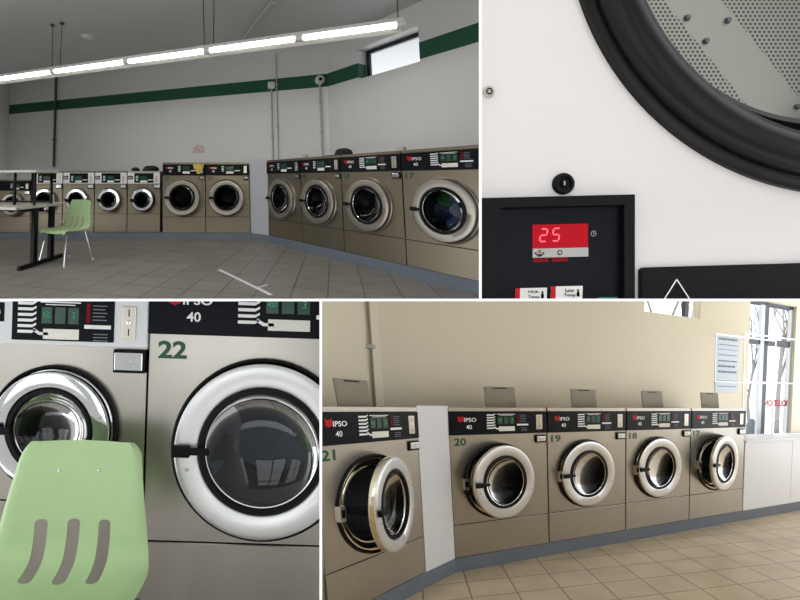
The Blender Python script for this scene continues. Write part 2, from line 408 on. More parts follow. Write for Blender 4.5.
    dr = P(MB().lathe([(R1*.97, -.020), (R1, -.026), (R1*1.0, -.066), (R1*.985, -.074), (R1*.95, -.078), (R2*1.03, -.072), (R2, -.062), (R2, -.02), (R1*.97, -.020)], (cx, 0, cz), 72, M=M), 'door', ring if not (small and style == 'small') else 'chrome', smooth=True)
    if ajar or not dim:
        P(MB().lathe([(R1*1.003, -.030), (R1*1.006, -.034), (R1*1.006, -.058), (R1*1.0, -.064)], (cx, 0, cz), 64, M=M), 'door_edge', 'brass' if not small else 'chrome', dr, smooth=True)
    P(MB().lathe([(R2, -.060), (R2*.97, -.074), (R2*.90, -.074), (RG*1.03, -.058), (RG, -.045), (RG*1.0, .0), (RG*1.08, .02), (R2*1.0, -.01)], (cx, 0, cz), 64, M=M), 'gasket', 'rubber', dr, smooth=True)
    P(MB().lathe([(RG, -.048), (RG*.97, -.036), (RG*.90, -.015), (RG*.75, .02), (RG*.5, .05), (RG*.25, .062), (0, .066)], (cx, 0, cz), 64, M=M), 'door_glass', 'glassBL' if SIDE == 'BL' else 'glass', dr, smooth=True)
    P(MB().lathe([(RG*1.0, -.048), (RG*.99, -.050), (RG*.975, -.046), (RG*.98, -.04)], (cx, 0, cz), 64, M=M), 'glass_rim', 'chrome', dr, smooth=True)
    h = MB(); h.box((cx-R1*1.0, -.112, cz-.020), (cx-R1*.80, -.082, cz+.022), .005, 2); h.box((cx-R1*.86, -.108, cz-.012), (cx-R1*.58, -.088, cz+.014), .007, 2); h.box((cx-R1*.83, -.09, cz-.01), (cx-R1*.75, -.06, cz+.01))
    P(h, 'handle', 'black', dr, M=M)
    if not flat:
        for dx, dz in ((.86, .28), (.86, -.28), (-.84, -.22)):
            P(MB().lathe([(0, -.083), (.006, -.082), (.008, -.075)], (cx+R1*dx, 0, cz+dz*R1), 12, M=M), 'door_screw', 'plate', dr)
    if ajar:
        lk = P(MB().box((cx-RB*1.02, -.045, cz-.055), (cx-RB*.88, .002, cz+.045), .004, 2), 'door_lock', 'plate')
        P(MB().box((cx-RB*.99, -.052, cz-.03), (cx-RB*.91, -.044, cz+.02), .002), 'lock_keeper', 'black', lk)
    if lid:
        lo, hi = .47*W, .80*W
        a = math.radians(8); hh = .15*H
        LM = Matrix.Translation((0, .25, H)) @ Matrix.Rotation(-a, 4, 'X')
        l = P(MB().box((lo, 0, .0), (hi, .012, hh), .004, 2), 'dispenser_lid', 'lid', M=LM)
        if l:
            P(MB().box((lo+.012, -.002, .012), (hi-.012, .001, hh-.012), .001), 'lid_liner', 'lid', l, M=LM)
            P(MB().box((lo+.09*W, -.004, hh-.020), (hi-.09*W, 0, hh-.010), .001), 'lid_latch', 'black', l, M=LM)
    return t

# ------------------------------------------------------------------ chair
def shell_chair(fr, label, fine=True):
    t = thing('plastic_chair', label, 'chair', fr)
    # profile: seat front lip -> seat -> bend -> backrest top (b = distance back, c = height)
    ctrl = [(-.235, .405), (-.225, .435), (-.19, .447), (-.10, .440), (.02, .432), (.10, .437), (.155, .462), (.180, .51), (.192, .58), (.205, .66), (.222, .74), (.238, .80), (.243, .822)]
    pr = []
    for i in range(len(ctrl)-1):
        p0, p1, p2, p3 = [Vector(ctrl[max(0, min(len(ctrl)-1, k))]) for k in (i-1, i, i+1, i+2)]
        for k in range(6):
            u = k/6; pr.append(.5*((2*p1)+(p2-p0)*u+(2*p0-5*p1+4*p2-p3)*u*u+(-p0+3*p1-3*p2+p3)*u**3))
    pr.append(Vector(ctrl[-1]))
    L = [0]
    for a, b in zip(pr, pr[1:]): L.append(L[-1]+(b-a).length)
    tot = L[-1]
    def at(s):
        s = max(0, min(tot, s))
        for i in range(len(L)-1):
            if s <= L[i+1]: 
                k = (s-L[i])/(L[i+1]-L[i]+1e-9); return pr[i].lerp(pr[i+1], k)
        return pr[-1]
    # slots in arc length
    sB = next(L[i] for i in range(len(pr)) if pr[i].y > .475 and i > 30); s1 = tot-.238; s0 = s1-.205
    hw = .0195; rr = .014; cs = (-.099, 0, .099)
    NT = 96
    ts = [tot*i/NT for i in range(NT+1)]; ts += [s0, s1, s0+rr*.3, s0+rr, s1-rr*.3, s1-rr]; ts = sorted(set(round(x, 5) for x in ts))
    def halfw(s):
        k = s/tot
        if k < .5: return .228+.012*min(1, k/.12)+.007*math.exp(-((k-.52)/.10)**2)
        if k < .68: return .240-.017*(k-.5)/.18+.007*math.exp(-((k-.52)/.10)**2)
        return .223-.042*(k-.68)/.32
    cols = []
    for j in range(-12, 13): cols.append(('f', j/12))
    grid = []
    base = [-1, -.985, -.955, -.91, -.82, -.7, -.6]
    def xs_at(s):
        h = halfw(s); e = hw-rr; kk_ = max(0, (s/tot-.93)/.07); h *= 1-.08*kk_**3
        if s0 <= s <= s1:
            d = min(s-s0, s1-s); w_ = hw if d >= rr else e+math.sqrt(max(0, rr*rr-(rr-d)**2))
        else: w_ = e
        xs = [x*h for x in base]
        for c_ in cs:
            xs += [c_-w_-.012, c_-w_, c_, c_+w_, c_+w_+.012]
            if c_ != cs[-1]: xs += [c_+.0495]
        xs += [-x*h for x in base[::-1]]
        return sorted(xs), h
    bm = MB(); rows = []
    for s in ts:
        p = at(s); xs, h = xs_at(s); row = []
        k = s/tot
        # rounded top corners
        for x in xs:
            q = abs(x)/h; xx = x
            edge = max(0, (q-.86)/.14)
            isb = min(1, max(0, (k-.52)/.12))
            dip = 0
            if k > .90: 
                kk = (k-.90)/.10; rc_ = .13; q2 = max(0, (q-(1-rc_))/rc_)
                dip = -.026*(1-math.sqrt(max(0, 1-q2*q2)))*kk**2; xx = x
            if k < .10: 
                kk = (.10-k)/.10; xx = x*(1-.10*kk**2.5)
            # curl of the rim: edges roll down (seat) / back (backrest); gentle dish
            dish = .016*(q**2)
            back = p.x - isb*dish*1.6 + isb*.022*edge**2
            upz = p.y + (1-isb)*(dish - .022*edge**2) + dip
            row.append(bm.bm.verts.new((xx, back, upz)))
        rows.append(row)
    slotcols = set(); n0 = len(base)
    k = n0
    for i_, c_ in enumerate(cs):
        slotcols |= {k+1, k+2}; k += 5 + (1 if c_ != cs[-1] else 0)
    for i in range(len(ts)-1):
        sm = (ts[i]+ts[i+1])/2
        for j in range(len(rows[0])-1):
            if s0 < sm < s1 and j in slotcols: continue
            bm.bm.faces.new((rows[i][j], rows[i][j+1], rows[i+1][j+1], rows[i+1][j]))
    sh = bm.build('seat_shell', 'chair', t, fr, smooth=True, solid=.006)
    if fine:
        for x in (-.062, .062):
            p = at(tot*.885)
            MB().lathe([(0, p.x-.014), (.0045, p.x-.013), (.006, p.x-.004)], (x, 0, p.y), 14).build('rivet', 'chrome', sh, fr, smooth=True)
    # legs: two bent tube frames
    for sx in (-1, 1):
        MB().tube([(sx*.16, -.13, .425), (sx*.185, -.17, .40), (sx*.225, -.235, .01)], .0115, 10).build('leg', 'chrome', t, fr, smooth=True)
        MB().tube([(sx*.16, .09, .425), (sx*.185, .13, .40), (sx*.225, .245, .01)], .0115, 10).build('leg', 'chrome', t, fr, smooth=True)
        for by in (-.235, .245):
            MB().lathe([(0, 0), (.017, 0), (.016, .022), (.0, .024)], (sx*.2262, by, 0), 12, axis='c').build('foot_cap', 'lampbody', t, fr, smooth=True)
    MB().tube([(-.16, -.13, .425), (.16, -.13, .425)], .010).tube([(-.16, .09, .425), (.16, .09, .425)], .010).build('seat_frame', 'chrome', t, fr, smooth=True)
    return t

# ================================================================== TOP LEFT ROOM
SIDE = 'TL'
TL = Room(350, 240, 150, 179, (170, -4100), 1.12)
BASE = .13
def fr0(room): return Fr(room, (0, 0, 0))
R0 = fr0(TL)
def quadwall(room, pts, name, m, uv=None, solid=0):
    mb = MB().poly(pts)
    if solid: pass
    return struct(mb.build(name, m, None, Fr(room, (0, 0, 0)), uv=uv))
bp0 = TL.hz(269, 235.2, BASE); bp1 = TL.hz(478.6, 281.5, BASE)
bd = (bp1-bp0); bd.z = 0; bd.normalize(); bang = math.atan2(bd.y, bd.x); bn = Vector((-bd.y, bd.x, 0))   # bn points into the wall
if bn.x < 0: bn = -bn
def bank(u): 
    p = TL.pl(u, 240, bp0, bn); return Vector((p.x, p.y, BASE))
# floor
fl = [TL.hz(-90, 299.5, 0), TL.hz(500, 299.5, 0), TL.hz(500, 285, 0)]
corner_floor = TL.hz(269, 241.5, 0)
a0 = bank(269); a1 = bank(480)+bd*.6
A0 = Vector((a0.x, a0.y, 0)); A1 = Vector((a1.x, a1.y, 0))
backp = TL.hz(0, 232, BASE); yb = 6.60
floor_pts = [(-6.5, 1.5, 0), (3.5, 1.5, 0), (3.5, A1.y+.3, 0), (3.5, 9, 0), (-6.5, 9, 0)]
struct(MB().poly(floor_pts).build('floor', 'floorTL', None, R0, uv=lambda p: (p.x, p.y)))
# walls
rw = a0 + bn*1.35                                  # a point of the right wall
cw = TL.pl(328, 100, rw, bn)                       # corner of right wall and back wall
ZC = TL.pl(328, 42, rw, bn).z
vb = TL.ray(-737, 179); vb.z = 0; vb.normalize(); vb = -vb if vb.x > 0 else vb   # direction along the back wall, leftwards
bwn = Vector((-vb.y, vb.x, 0))
cw.z = 0
def on_back(u, v): return TL.pl(u, v, cw, bwn)
def on_right(u, v): return TL.pl(u, v, rw, bn)
ZB = cw + vb*9.5
w_ = MB().prism([cw, ZB, ZB+Vector((0, 0, ZC)), cw+Vector((0, 0, ZC))], bwn*(.1 if bwn.y > 0 else -.1))
struct(w_.build('wall_back', 'wallTL', None, R0))
# right wall with window hole, in wall coords (distance along bd from corner, z)
def rc(u, v):
    p = on_right(u, v); return ((p-cw).dot(bd), p.z)
wx0, wz0 = rc(358.5, 79); _, wz1 = rc(357.6, 48.5); wx1, wz1b = rc(418, 26); wz1 = (wz1+wz1b)/2; wz0 = (wz0+rc(419, 62)[1])/2
def rp(x, z, d=0): return cw + bd*x + Vector((0, 0, z)) + bn*d
XE = 6.0
w_ = MB()
for (x0, x1, z0, z1) in ((0, wx0, 0, ZC), (wx0, wx1, 0, wz0), (wx0, wx1, wz1, ZC), (wx1, XE, 0, ZC)):
    w_.prism([rp(x0, z0), rp(x1, z0), rp(x1, z1), rp(x0, z1)], bn*.34)
struct(w_.build('wall_right', 'wallTL', None, R0))
wn = MB()
fw = .07
for (x0, x1, z0, z1) in ((wx0, wx0+fw, wz0, wz1), (wx1-fw*.3, wx1, wz0, wz1), (wx0, wx1, wz1-fw, wz1), (wx0, wx1, wz0, wz0+.02)):
    wn.prism([rp(x0, z0, .24), rp(x1, z0, .24), rp(x1, z1, .24), rp(x0, z1, .24)], bn*.06)
win1 = struct(wn.build('window_1', 'frame', None, R0))
gp = struct(MB().prism([rp(wx0, wz0, .27), rp(wx1, wz0, .27), rp(wx1, wz1, .27), rp(wx0, wz1, .27)], bn*.006).build('window_pane', 'clear', None, R0))
gp.parent = win1; gp.location = (0, 0, 0); del gp['kind']
# ceiling and the walls out of frame
struct(MB().poly([(-6.5, 1.0, ZC), (5.5, 1.0, ZC), (5.5, 12, ZC), (-6.5, 12, ZC)]).build('ceiling', 'ceilTL', None, R0))
struct(MB().poly([(-6.5, 4.2, 0), (-6.5, 12, 0), (-6.5, 12, ZC), (-6.5, 4.2, ZC)]).build('wall_left', 'wallTL', None, R0))
# green stripe, painted band
def stripe(p, q, z0, z1, n):
    return [p+Vector((0, 0, z0))+n, q+Vector((0, 0, z0))+n, q+Vector((0, 0, z1))+n, p+Vector((0, 0, z1))+n]
sz0 = on_back(328, 86.5).z; sz1 = on_back(328, 73.5).z
tn = -bwn*.004 if bwn.y > 0 else bwn*.004
w_ = MB().prism(stripe(cw, ZB, sz0, sz1, tn), tn*-.5)
for (x0, x1) in ((0, wx0), (wx1, XE)):
    w_.prism([rp(x0, sz0, -.004), rp(x1, sz0, -.004), rp(x1, sz1, -.004), rp(x0, sz1, -.004)], bn*.003)
w_.prism([rp(wx0+.001, max(sz0, wz0), 0), rp(wx0+.001, max(sz0, wz0), .22), rp(wx0+.001, sz1, .22), rp(wx0+.001, sz1, 0)], bd*.003)
struct(w_.build('trim_1', 'stripe', None, R0))
# curb under the machines
e0 = Vector((-6.4, yb, 0)); e1 = Vector((TL.hz(251, 233, BASE).x, 6.54, 0))
c1 = MB().prism([A0+Vector((0, 0, 0)), A1, A1+bn*1.3, A0+bn*1.3], (0, 0, BASE))
c1.prism([e0, e1, A0, A0+Vector((.3, 1.3, 0)), e0+Vector((0, 1.3, 0))], (0, 0, BASE))
struct(c1.build('trim_2', 'curb', None, R0))
# white return panel between the two banks
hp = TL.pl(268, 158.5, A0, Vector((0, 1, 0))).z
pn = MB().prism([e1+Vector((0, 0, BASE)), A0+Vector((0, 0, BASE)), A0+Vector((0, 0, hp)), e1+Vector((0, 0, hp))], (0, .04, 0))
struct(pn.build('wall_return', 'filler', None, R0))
# bank of large washers 17..20 on the right
HB = TL.pl(266, 160.4, A0, bn).z-BASE
us = [268.5, 302.5, 344, 405.5]; ps = [bank(u) for u in us]
nums = ['20', '19', '18', '17']
labs = ['dim stainless washing machine at the corner end of the angled bank, beside the white panel',
        'dim stainless washing machine under the dark cap, second from the corner in the angled bank',
        'dim stainless washing machine marked 18 standing left of the one with laundry inside',
        'large dim stainless washing machine marked 17 with coloured laundry behind the glass']
for i in range(4):
    W = (ps[i+1]-ps[i]).length if i < 3 else .985
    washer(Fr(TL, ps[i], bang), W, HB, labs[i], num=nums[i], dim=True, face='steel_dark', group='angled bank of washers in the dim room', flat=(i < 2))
    # small grey junction box on top of each joint
m17 = Fr(TL, ps[3], bang)
cols_ = [('green', (.04, .30, .06)), ('navy', (.02, .03, .09)), ('white', (.6, .62, .68)), ('blue', (.08, .14, .34)), ('black', (.015, .015, .02)), ('grey', (.25, .22, .30))]
spots = [(-.05, .13, .10), (-.08, .10, -.03), (.10, .09, .00), (.03, .12, -.12), (.02, .22, .02), (.08, .12, .13)]
for (cn, cc), (dx, dy, dz) in zip(cols_, spots):
    MT['g_'+cn] = mat(cn+'_garment', cc, .9, bump=.4, bscale=30)
    g = MB(); bmesh.ops.create_icosphere(g.bm, subdivisions=4, radius=.095)
    from mathutils import noise
    for v in g.bm.verts:
        v.co = v.co*(1+.45*noise.noise(v.co*14+Vector((dx*40, 0, 0)))) ; v.co = Vector((v.co.x*1.1+.985*.47+dx, v.co.y*.6+dy+.04, v.co.z+HB*.5+dz))
    o = g.build('garment', 'g_'+cn, None, m17, smooth=True)
    tag(o, cn+' garment bundled inside the drum of the dim washer marked 17', 'clothing', 'laundry in the running washer')
for u, v in ((396, 151), (300.5, 156.8), (474.5, 144.5)):
    p = TL.pl(u, v, A0, bn); q = Fr(TL, (p.x, p.y, HB+BASE), bang)
    o = MB().box((-.035, .05, .0), (.06, .12, .05), .006, 2).build('dispenser_cap', 'pipe', None, q)
    tag(o, {396: 'small grey cap on the washer top left of machine 17 in the dim room', 300.5: 'small grey cap on the washer top near the room corner', 474.5: 'small grey cap on top of dim washer 17 at the picture divider'}[u], 'cap', 'caps on the angled bank')
# dark baseball cap / cloth on the bank
p = TL.pl(334, 154.5, A0, bn); q = Fr(TL, (p.x, p.y, HB+BASE), bang)
g = MB()
g.lathe([(.13, 0), (.13, .03), (.11, .08), (.06, .105), (0, .11)], (.02, .18, 0), 20, axis='c')
g.prism([(-.07, .10, .005), (-.22, .06, .0), (-.26, .16, .0), (-.20, .26, .0), (-.07, .26, .005)], (0, 0, .012))
cp_ = thing('baseball_cap', 'black cap lying on top of the second washer of the angled bank', 'cap', q)
g.build('crown', 'cloth', cp_, q, smooth=True)
# back row: two large washers, then small ones
for i, (u0, u1, num, lb) in enumerate(((162.7, 206, '22', 'dim stainless washer marked 22, left of the pair of large machines on the back wall'), (206, 250.5, '21', 'dim stainless washer marked 21 beside the white return panel, right of the back wall pair'))):
    x0 = TL.hz(u0, 232.6, BASE).x; x1 = TL.hz(u1, 232.6, BASE).x
    q = Fr(TL, (x0, 6.56, BASE)); H = TL.pl(u0, 162.5, (0, 6.56, 0), Vector((0, 1, 0))).z-BASE
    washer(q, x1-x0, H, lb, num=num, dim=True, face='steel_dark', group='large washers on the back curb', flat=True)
    XB, HBK = x1, H
xs_ = [TL.hz(u, 232, BASE).x for u in (-66, -34, -2, 30, 62, 94, 127, 160.5)]
sl = ['small washer with black fascia at the far left under the folding table', 'small black fascia washer behind the table leg', 'small washer with black fascia just left of the folding table post', 'small grey fascia washer seen between the table shelf posts',
      'small grey fascia washer directly behind the green chair back', 'small grey fascia washer right of the green chair', 'small washer with bright chrome door ring beside the large dim pair']
for i in range(7):
    blk = i < 3
    q = Fr(TL, (xs_[i], 6.66, BASE))
    ztop = TL.pl(100, 179.5 if blk else 171, (0, 6.66, 0), Vector((0, 1, 0))).z-BASE
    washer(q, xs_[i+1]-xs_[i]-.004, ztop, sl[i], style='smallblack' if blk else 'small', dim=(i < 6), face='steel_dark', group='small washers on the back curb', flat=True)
# things on top of the small washers
def lump(room, pos, ang, size, name, m, label, cat, seed):
    q = Fr(room, pos, ang); g = MB(); bmesh.ops.create_icosphere(g.bm, subdivisions=3, radius=1)
    for v in g.bm.verts:
        k = 1+.35*noise.noise(v.co*1.8+Vector((seed, 0, 0))); v.co = Vector((v.co.x*size[0]*k, v.co.y*size[1]*k, max(0, v.co.z*size[2]*k+size[2]*.5)))
    return tag(g.build(name, m, None, q, smooth=True), label, cat)
zt = ztop+BASE
lump(TL, (TL.pl(149.5, 169, (0, 6.8, 0), Vector((0, 1, 0))).x, 6.85, zt), 0, (.17, .12, .07), 'folded_cloth', 'cloth', 'dark bundled cloth on top of the small washer beside the large pair', 'cloth', 3)
lump(TL, (TL.pl(135, 169, (0, 6.8, 0), Vector((0, 1, 0))).x, 6.85, zt), 0, (.08, .1, .05), 'glove', 'cloth', 'small dark glove on top of the small washers, left of the cloth bundle', 'glove', 8)
# yellow paper on the fascia
q = Fr(TL, (TL.pl(198.5, 168, (0, 6.53, 0), Vector((0, 1, 0))).x, 6.53, TL.pl(198.5, 168.5, (0, 6.53, 0), Vector((0, 1, 0))).z))
g = MB().prism([(-.10, 0, .09), (-.04, 0, .07), (0, 0, .10), (.05, 0, .07), (.10, 0, .09), (.085, 0, .0), (.04, 0, -.03), (.03, 0, -.10), (-.03, 0, -.10), (-.05, 0, -.02), (-.09, 0, 0)], (0, .004, 0))
tag(g.build('paper_notice', 'yellow', None, q), 'torn yellow paper stuck over the black fascia between washers 22 and 21', 'notice')
# red-lettered notice on the back wall
p = on_back(199, 149.5); q = Fr(TL, p, math.atan2(-vb.y, -vb.x))
nt_ = thing('wall_notice', 'small notice with red lettering on the back wall above the washers', 'notice', q)
MB().box((-.17, -.006, -.11), (.17, .001, .11)).build('sheet', 'wallTL', nt_, q)
g = MB()
g.text('NOTICE', -.08, .065, .16, .032, -.008, bold=True)
for k, tx in enumerate(('PLEASE DO NOT', 'OVERLOAD THE', 'MACHINES')): g.text(tx, -.14, .02-.045*k, .28, .030, -.008, bold=True)
g.build('red_lettering', 'red', nt_, q)
# conduits and boxes on the back wall
def pipe_on(fn, u, v0, v1, r, name, m, label, n=None, box=None, kind=None):
    p0 = fn(u, v0); p1 = fn(u, v1); p1.x, p1.y = p0.x, p0.y
    off = Vector((0, -r-.005, 0)); q = Fr(TL, p0+off)
    t = thing(name, label, 'pipe', q)
    MB().tube([(0, 0, 0), (0, 0, p1.z-p0.z)], r, 10).build('conduit', m, t, q, smooth=True)
    for k in (.3, .7):
        z = (p1.z-p0.z)*k; MB().box((-r*1.8, -r*1.1, z-.02), (r*1.8, r*1.2, z+.02), .003).build('strap', m, t, q)
    if box == 'sq': MB().box((-.07, -.06, -.07), (.07, .02, .07), .01, 2).build('junction_box', 'lampbody', t, q)
    if box == 'round':
        j = MB().lathe([(0, -.07), (.07, -.07), (.09, -.05), (.09, .03)], (0, 0, .0), 20).build('camera_base', 'lampbody', t, q, smooth=True)
        MB().lathe([(0, -.10), (.03, -.10), (.035, -.06)], (0, 0, 0), 16).build('lens', 'black', j, q, smooth=True)
    return t
pipe_on(on_back, 56.8, 77, 167, .03, 'conduit', 'darkpipe', 'dark vertical conduit running down the back wall above the table')
pipe_on(on_back, 275.6, 54, 159, .014, 'conduit', 'pipe', 'thin plain conduit crossing the green stripe, left of the room corner')
pipe_on(on_back, 271.0, 86, 159, .016, 'conduit', 'pipe', 'thin grey conduit hanging from the square box on the green stripe', box='sq')
pipe_on(on_back, 319.3, 80.5, 156, .018, 'conduit', 'pipe', 'thin conduit below the round camera at the room corner', box='round')
# hanging strip light
def light_pt(u, v):                    # plane parallel to the back wall through the cable points
    return TL.pl(u, v, LP0, bwn)
pc = TL.hz(55, 24, ZC); LP0 = pc
jx = [(-22, 81.5), (56, 71.5), (129, 61.5), (209, 50.5), (300, 39), (403, 24.5)]
J = [light_pt(u, v) for u, v in jx]; zl = sum(p.z for p in J[1:])/5
for p in J: p.z = zl
ld = (J[-1]-J[1]); ld.z = 0; ld.normalize(); la = math.atan2(ld.y, ld.x)
q = Fr(TL, J[0], la); X = [(p-J[0]).dot(ld) for p in J]
lt = thing('strip_light', 'long white suspended strip light of five lit tubes under the ceiling', 'light', q)
MB().prism([(X[0], -.10, .05), (X[0], .06, .05), (X[0], .17, -.02), (X[0], .165, -.035), (X[0], .05, -.005), (X[0], -.06, -.005), (X[0], -.11, .0)], (X[-1]-X[0], 0, 0)).build('reflector', 'lampbody', lt, q)
for i in range(5):
    tb = MB().tube([(X[i]+.07, -.06, -.03), (X[i+1]-.07, -.06, -.03)], .024, 12).build('lamp_tube', 'tube', lt, q, smooth=True)
for i in range(6):
    x = min(X[i], X[-1]-.03); MB().box((x-.05, -.10, -.06), (x+.05, -.01, .0), .006).build('lamp_holder', 'lampbody', lt, q)
for x_, sp in ((X[1], .11), (X[3], .09), (X[5]-.05, 0)):
    for s_ in ((-1, 1) if sp else (0,)):
        cb = MB().tube([(x_+s_*sp*.8, 0, .06), (x_+s_*sp, 0, ZC-zl)], .007, 6).build('cable', 'darkpipe', lt, q)
        MB().lathe([(.035, -.03), (.04, 0)], (x_+s_*sp, 0, ZC-zl), 12, axis='c').build('ceiling_hook', 'darkpipe', cb, q)
# ceiling strip, small detector
p0 = TL.hz(274, 4, ZC-.06); p1 = TL.hz(246, 39, ZC-.06)
dd = (p1-p0); q = Fr(TL, p0, math.atan2(dd.y, dd.x))
bx_ = MB().box((0, -.05, 0), (dd.length, .05, .06), .01).build('ceiling_channel', 'pipe', None, q); tag(bx_, 'plain grey channel fixed diagonally on the ceiling above the strip light', 'channel')
p0 = TL.hz(88, 36.5, ZC); q = Fr(TL, p0)
o = MB().lathe([(0, -.05), (.05, -.05), (.11, -.02), (.13, 0)], (0, 0, 0), 24, axis='c').build('smoke_detector', 'lampbody', None, q, smooth=True); tag(o, 'small round white detector on the ceiling over the left of the strip light', 'detector')
# folding table with raised shelf
zT = .78; tf = TL.hz(18, 271, 0); tb_ = TL.hz(61, 257, 0); td = (tb_-tf); td.z = 0; TLn = td.length; td.normalize(); tang = math.atan2(td.y, td.x)-PI/2
ta = Fr(TL, tf, tang)      # local b runs along the foot, a to the right
tt = thing('folding_table', 'long cream laundry folding table with black frame and raised shelf, at left edge', 'table', ta)
def tl_local(u, v, z):
    p = TL.hz(u, v, z)-tf; ca, sa = math.cos(-tang), math.sin(-tang); return (p.x*ca-p.y*sa, p.x*sa+p.y*ca)
xr, yr = .0, TLn
MB().box((-2.6, -.06, zT-.045), (xr, yr+.06, zT), .015, 3).build('table_top', 'table', tt, ta, smooth=True)
MB().box((-.025, 0, 0), (.035, TLn, .05), .008).build('foot', 'black', tt, ta)
for y in (TLn*.32, TLn*.72):
    MB().box((-.03, y-.035, .04), (.03, y+.035, zT-.04), .006).build('leg', 'black', tt, ta)
MB().box((-2.4, TLn*.48, zT-.10), (.0, TLn*.54, zT-.045), .004).build('crossbar', 'black', tt, ta)
zS = TL.pl(40, 170.5, tf+td*TLn*.6, Vector((0, 1, 0))).z
sh = MB().box((-2.6, yr*.22, zS-.035), (.06, yr*.80, zS), .012, 3).build('shelf', 'table', tt, ta, smooth=True)
for x in (-.0, -.30, -1.1):
    for y in (yr*.30, yr*.70):
        MB().box((x-.014, y-.014, zT), (x+.014, y+.014, zS-.03), .003).build('shelf_post', 'black', tt, ta)
MB().box((-1.6, yr*.68, zT+.01), (0, yr*.72, zT+.035)).build('shelf_rail', 'black', tt, ta)
# green chair
lf_ = TL.hz(38.5, 267, 0); rf_ = TL.hz(72, 266.5, 0); rr_ = TL.hz(92.5, 257, 0); lr_ = TL.hz(60, 257.5, 0)
cc_ = (lf_+rf_+rr_+lr_)/4
CH_ANG = math.radians(-22)
shell_chair(Fr(TL, cc_, CH_ANG), 'pale green plastic chair with chrome legs standing by the folding table', fine=False)
# tape on the floor
t0, t1 = TL.hz(219.5, 270, 0), TL.hz(271, 295, 0); dd = t1-t0; q = Fr(TL, t0, math.atan2(dd.y, dd.x))
MBt = MB().box((0, -.02, .001), (dd.length, .02, .004))
tag(MBt.build('floor_tape', 'tape', None, q), 'long strip of white tape stuck diagonally on the grey tiles', 'tape')
t0, t1 = TL.hz(257, 287.6, 0), TL.hz(267.5, 285, 0); dd = t1-t0; q = Fr(TL, t0, math.atan2(dd.y, dd.x))
tag(MB().box((0, -.009, .001), (dd.length, .009, .0035)).build('floor_tape', 'tape', None, q), 'short thin scrap of tape branching from the long strip', 'tape')

# ================================================================== TOP RIGHT: DRYER CLOSE-UP
SIDE = 'TR'
Z0 = .62; K = Z0/F
TR = Plain((0, Z0, CZ)); Q = Fr(TR, (0, 0, 0))
X_ = lambda u, d=0: (u-PX)*K*(1+d/Z0); Z_ = lambda v, d=0: (PY-v)*K*(1+d/Z0)
dy = thing('tumble_dryer', 'white enamel tumble dryer with black round door and red lit time display', 'dryer', Q)
cxu, czv, Ro = 847.8, -87.0, 283.1
cX, cZ_ = X_(cxu), Z_(czv); k = K
MB().plate_hole(X_(470), X_(1060), Z_(320), Z_(-330), cX, cZ_, 262*k, 0, 96).build('front_panel', 'dryer', dy, Q)
bx = MB(); bx.box((X_(470)-.002, .0, Z_(320)), (X_(470), .6, Z_(-330))); bx.box((X_(1060), 0, Z_(320)), (X_(1060)+.002, .6, Z_(-330))); bx.box((X_(470), .6, Z_(320)), (X_(1060), .602, Z_(-330)))
bx.build('cabinet', 'dryer', dy, Q)
dd_ = MB().lathe([(283*k, 0), (283*k, -.006), (279*k, -.009), (274*k, -.009), (272*k, -.005), (269.5*k, -.005), (268*k, -.012), (262*k, -.022), (250*k, -.027), (238*k, -.024), (230*k, -.016), (226*k, -.004), (225*k, .012)], (cX, 0, cZ_), 128).build('door', 'dblack', dy, Q, smooth=True)
# deeper inner rim; its centre lies on the same axis
RI = 174.8*K*(Z0+.055)/Z0
MB().lathe([(225*k, .012), (223*k, .058), (210*k, .060), (207*k, .036), (203*k, .031), (197*k, .034), (193*k, .046), (RI, .056), (RI-.002, .070)], (cX, 0, cZ_), 128).build('inner_rim', 'dblack', dd_, Q, smooth=True)
gl_ = MB().lathe([(RI+.001, .060), (RI*.6, .066), (0, .070)], (cX, 0, cZ_), 96).build('door_glass', 'glassTR' if 'glassTR' in MT else 'clear', dd_, Q, smooth=True)
# black bracket at the upper left of the glass
DB = .020
MB().prism([(X_(628), DB, Z_(-12)), (X_(650), DB, Z_(-12)), (X_(653), DB, Z_(30)), (X_(662), DB, Z_(62)), (X_(658), DB, Z_(66)), (X_(640), DB, Z_(42))], (0, .03, 0)).build('door_bracket', 'dblack', dd_, Q)
# drum
DD = .16
pm = K*(1+DD/Z0)            # metres per picture pixel at the drum's back plate
MT['perf'] = holemat('perforated_drum_plate', (.47, .46, .40), (.07, .065, .055), 4.6, mask=(.783, -.622, 18.5, 63.5), rough=.38, frac=.30)
MT['perf'].node_tree.nodes['Principled BSDF'].inputs['Roughness'].default_value = .42
def uvd(p):
    u = p.x/(K*(1+p.y/Z0))+PX; v = PY-p.z/(K*(1+p.y/Z0)); return (u-640, v)
UVO = (X_(640, DD), Z_(0, DD))
drm = MB().lathe([(0, DD), (RI+.02, DD)], (cX, 0, cZ_), 96).build('drum', 'perf', dy, Q, uv=lambda p: ((p.x-UVO[0])/pm, (UVO[1]-p.z)/pm))
MB().lathe([(RI+.02, DD+.001), (RI+.02, .05)], (cX, 0, cZ_), 96).build('drum_wall', 'drum', drm, Q, smooth=True)
for (u, v, r) in ((686.6, 18.3, 3.2), (727, 21, 3.2), (705.3, 41.5, 3.2), (796.5, 107, 3), (775, 124, 2.4)):
    MB().lathe([(0, DD-.006), (r*pm*.7, DD-.005), (r*pm, DD-.001)], (X_(u, DD), 0, Z_(v, DD)), 18).build('rivet', 'drum', drm, Q, smooth=True)
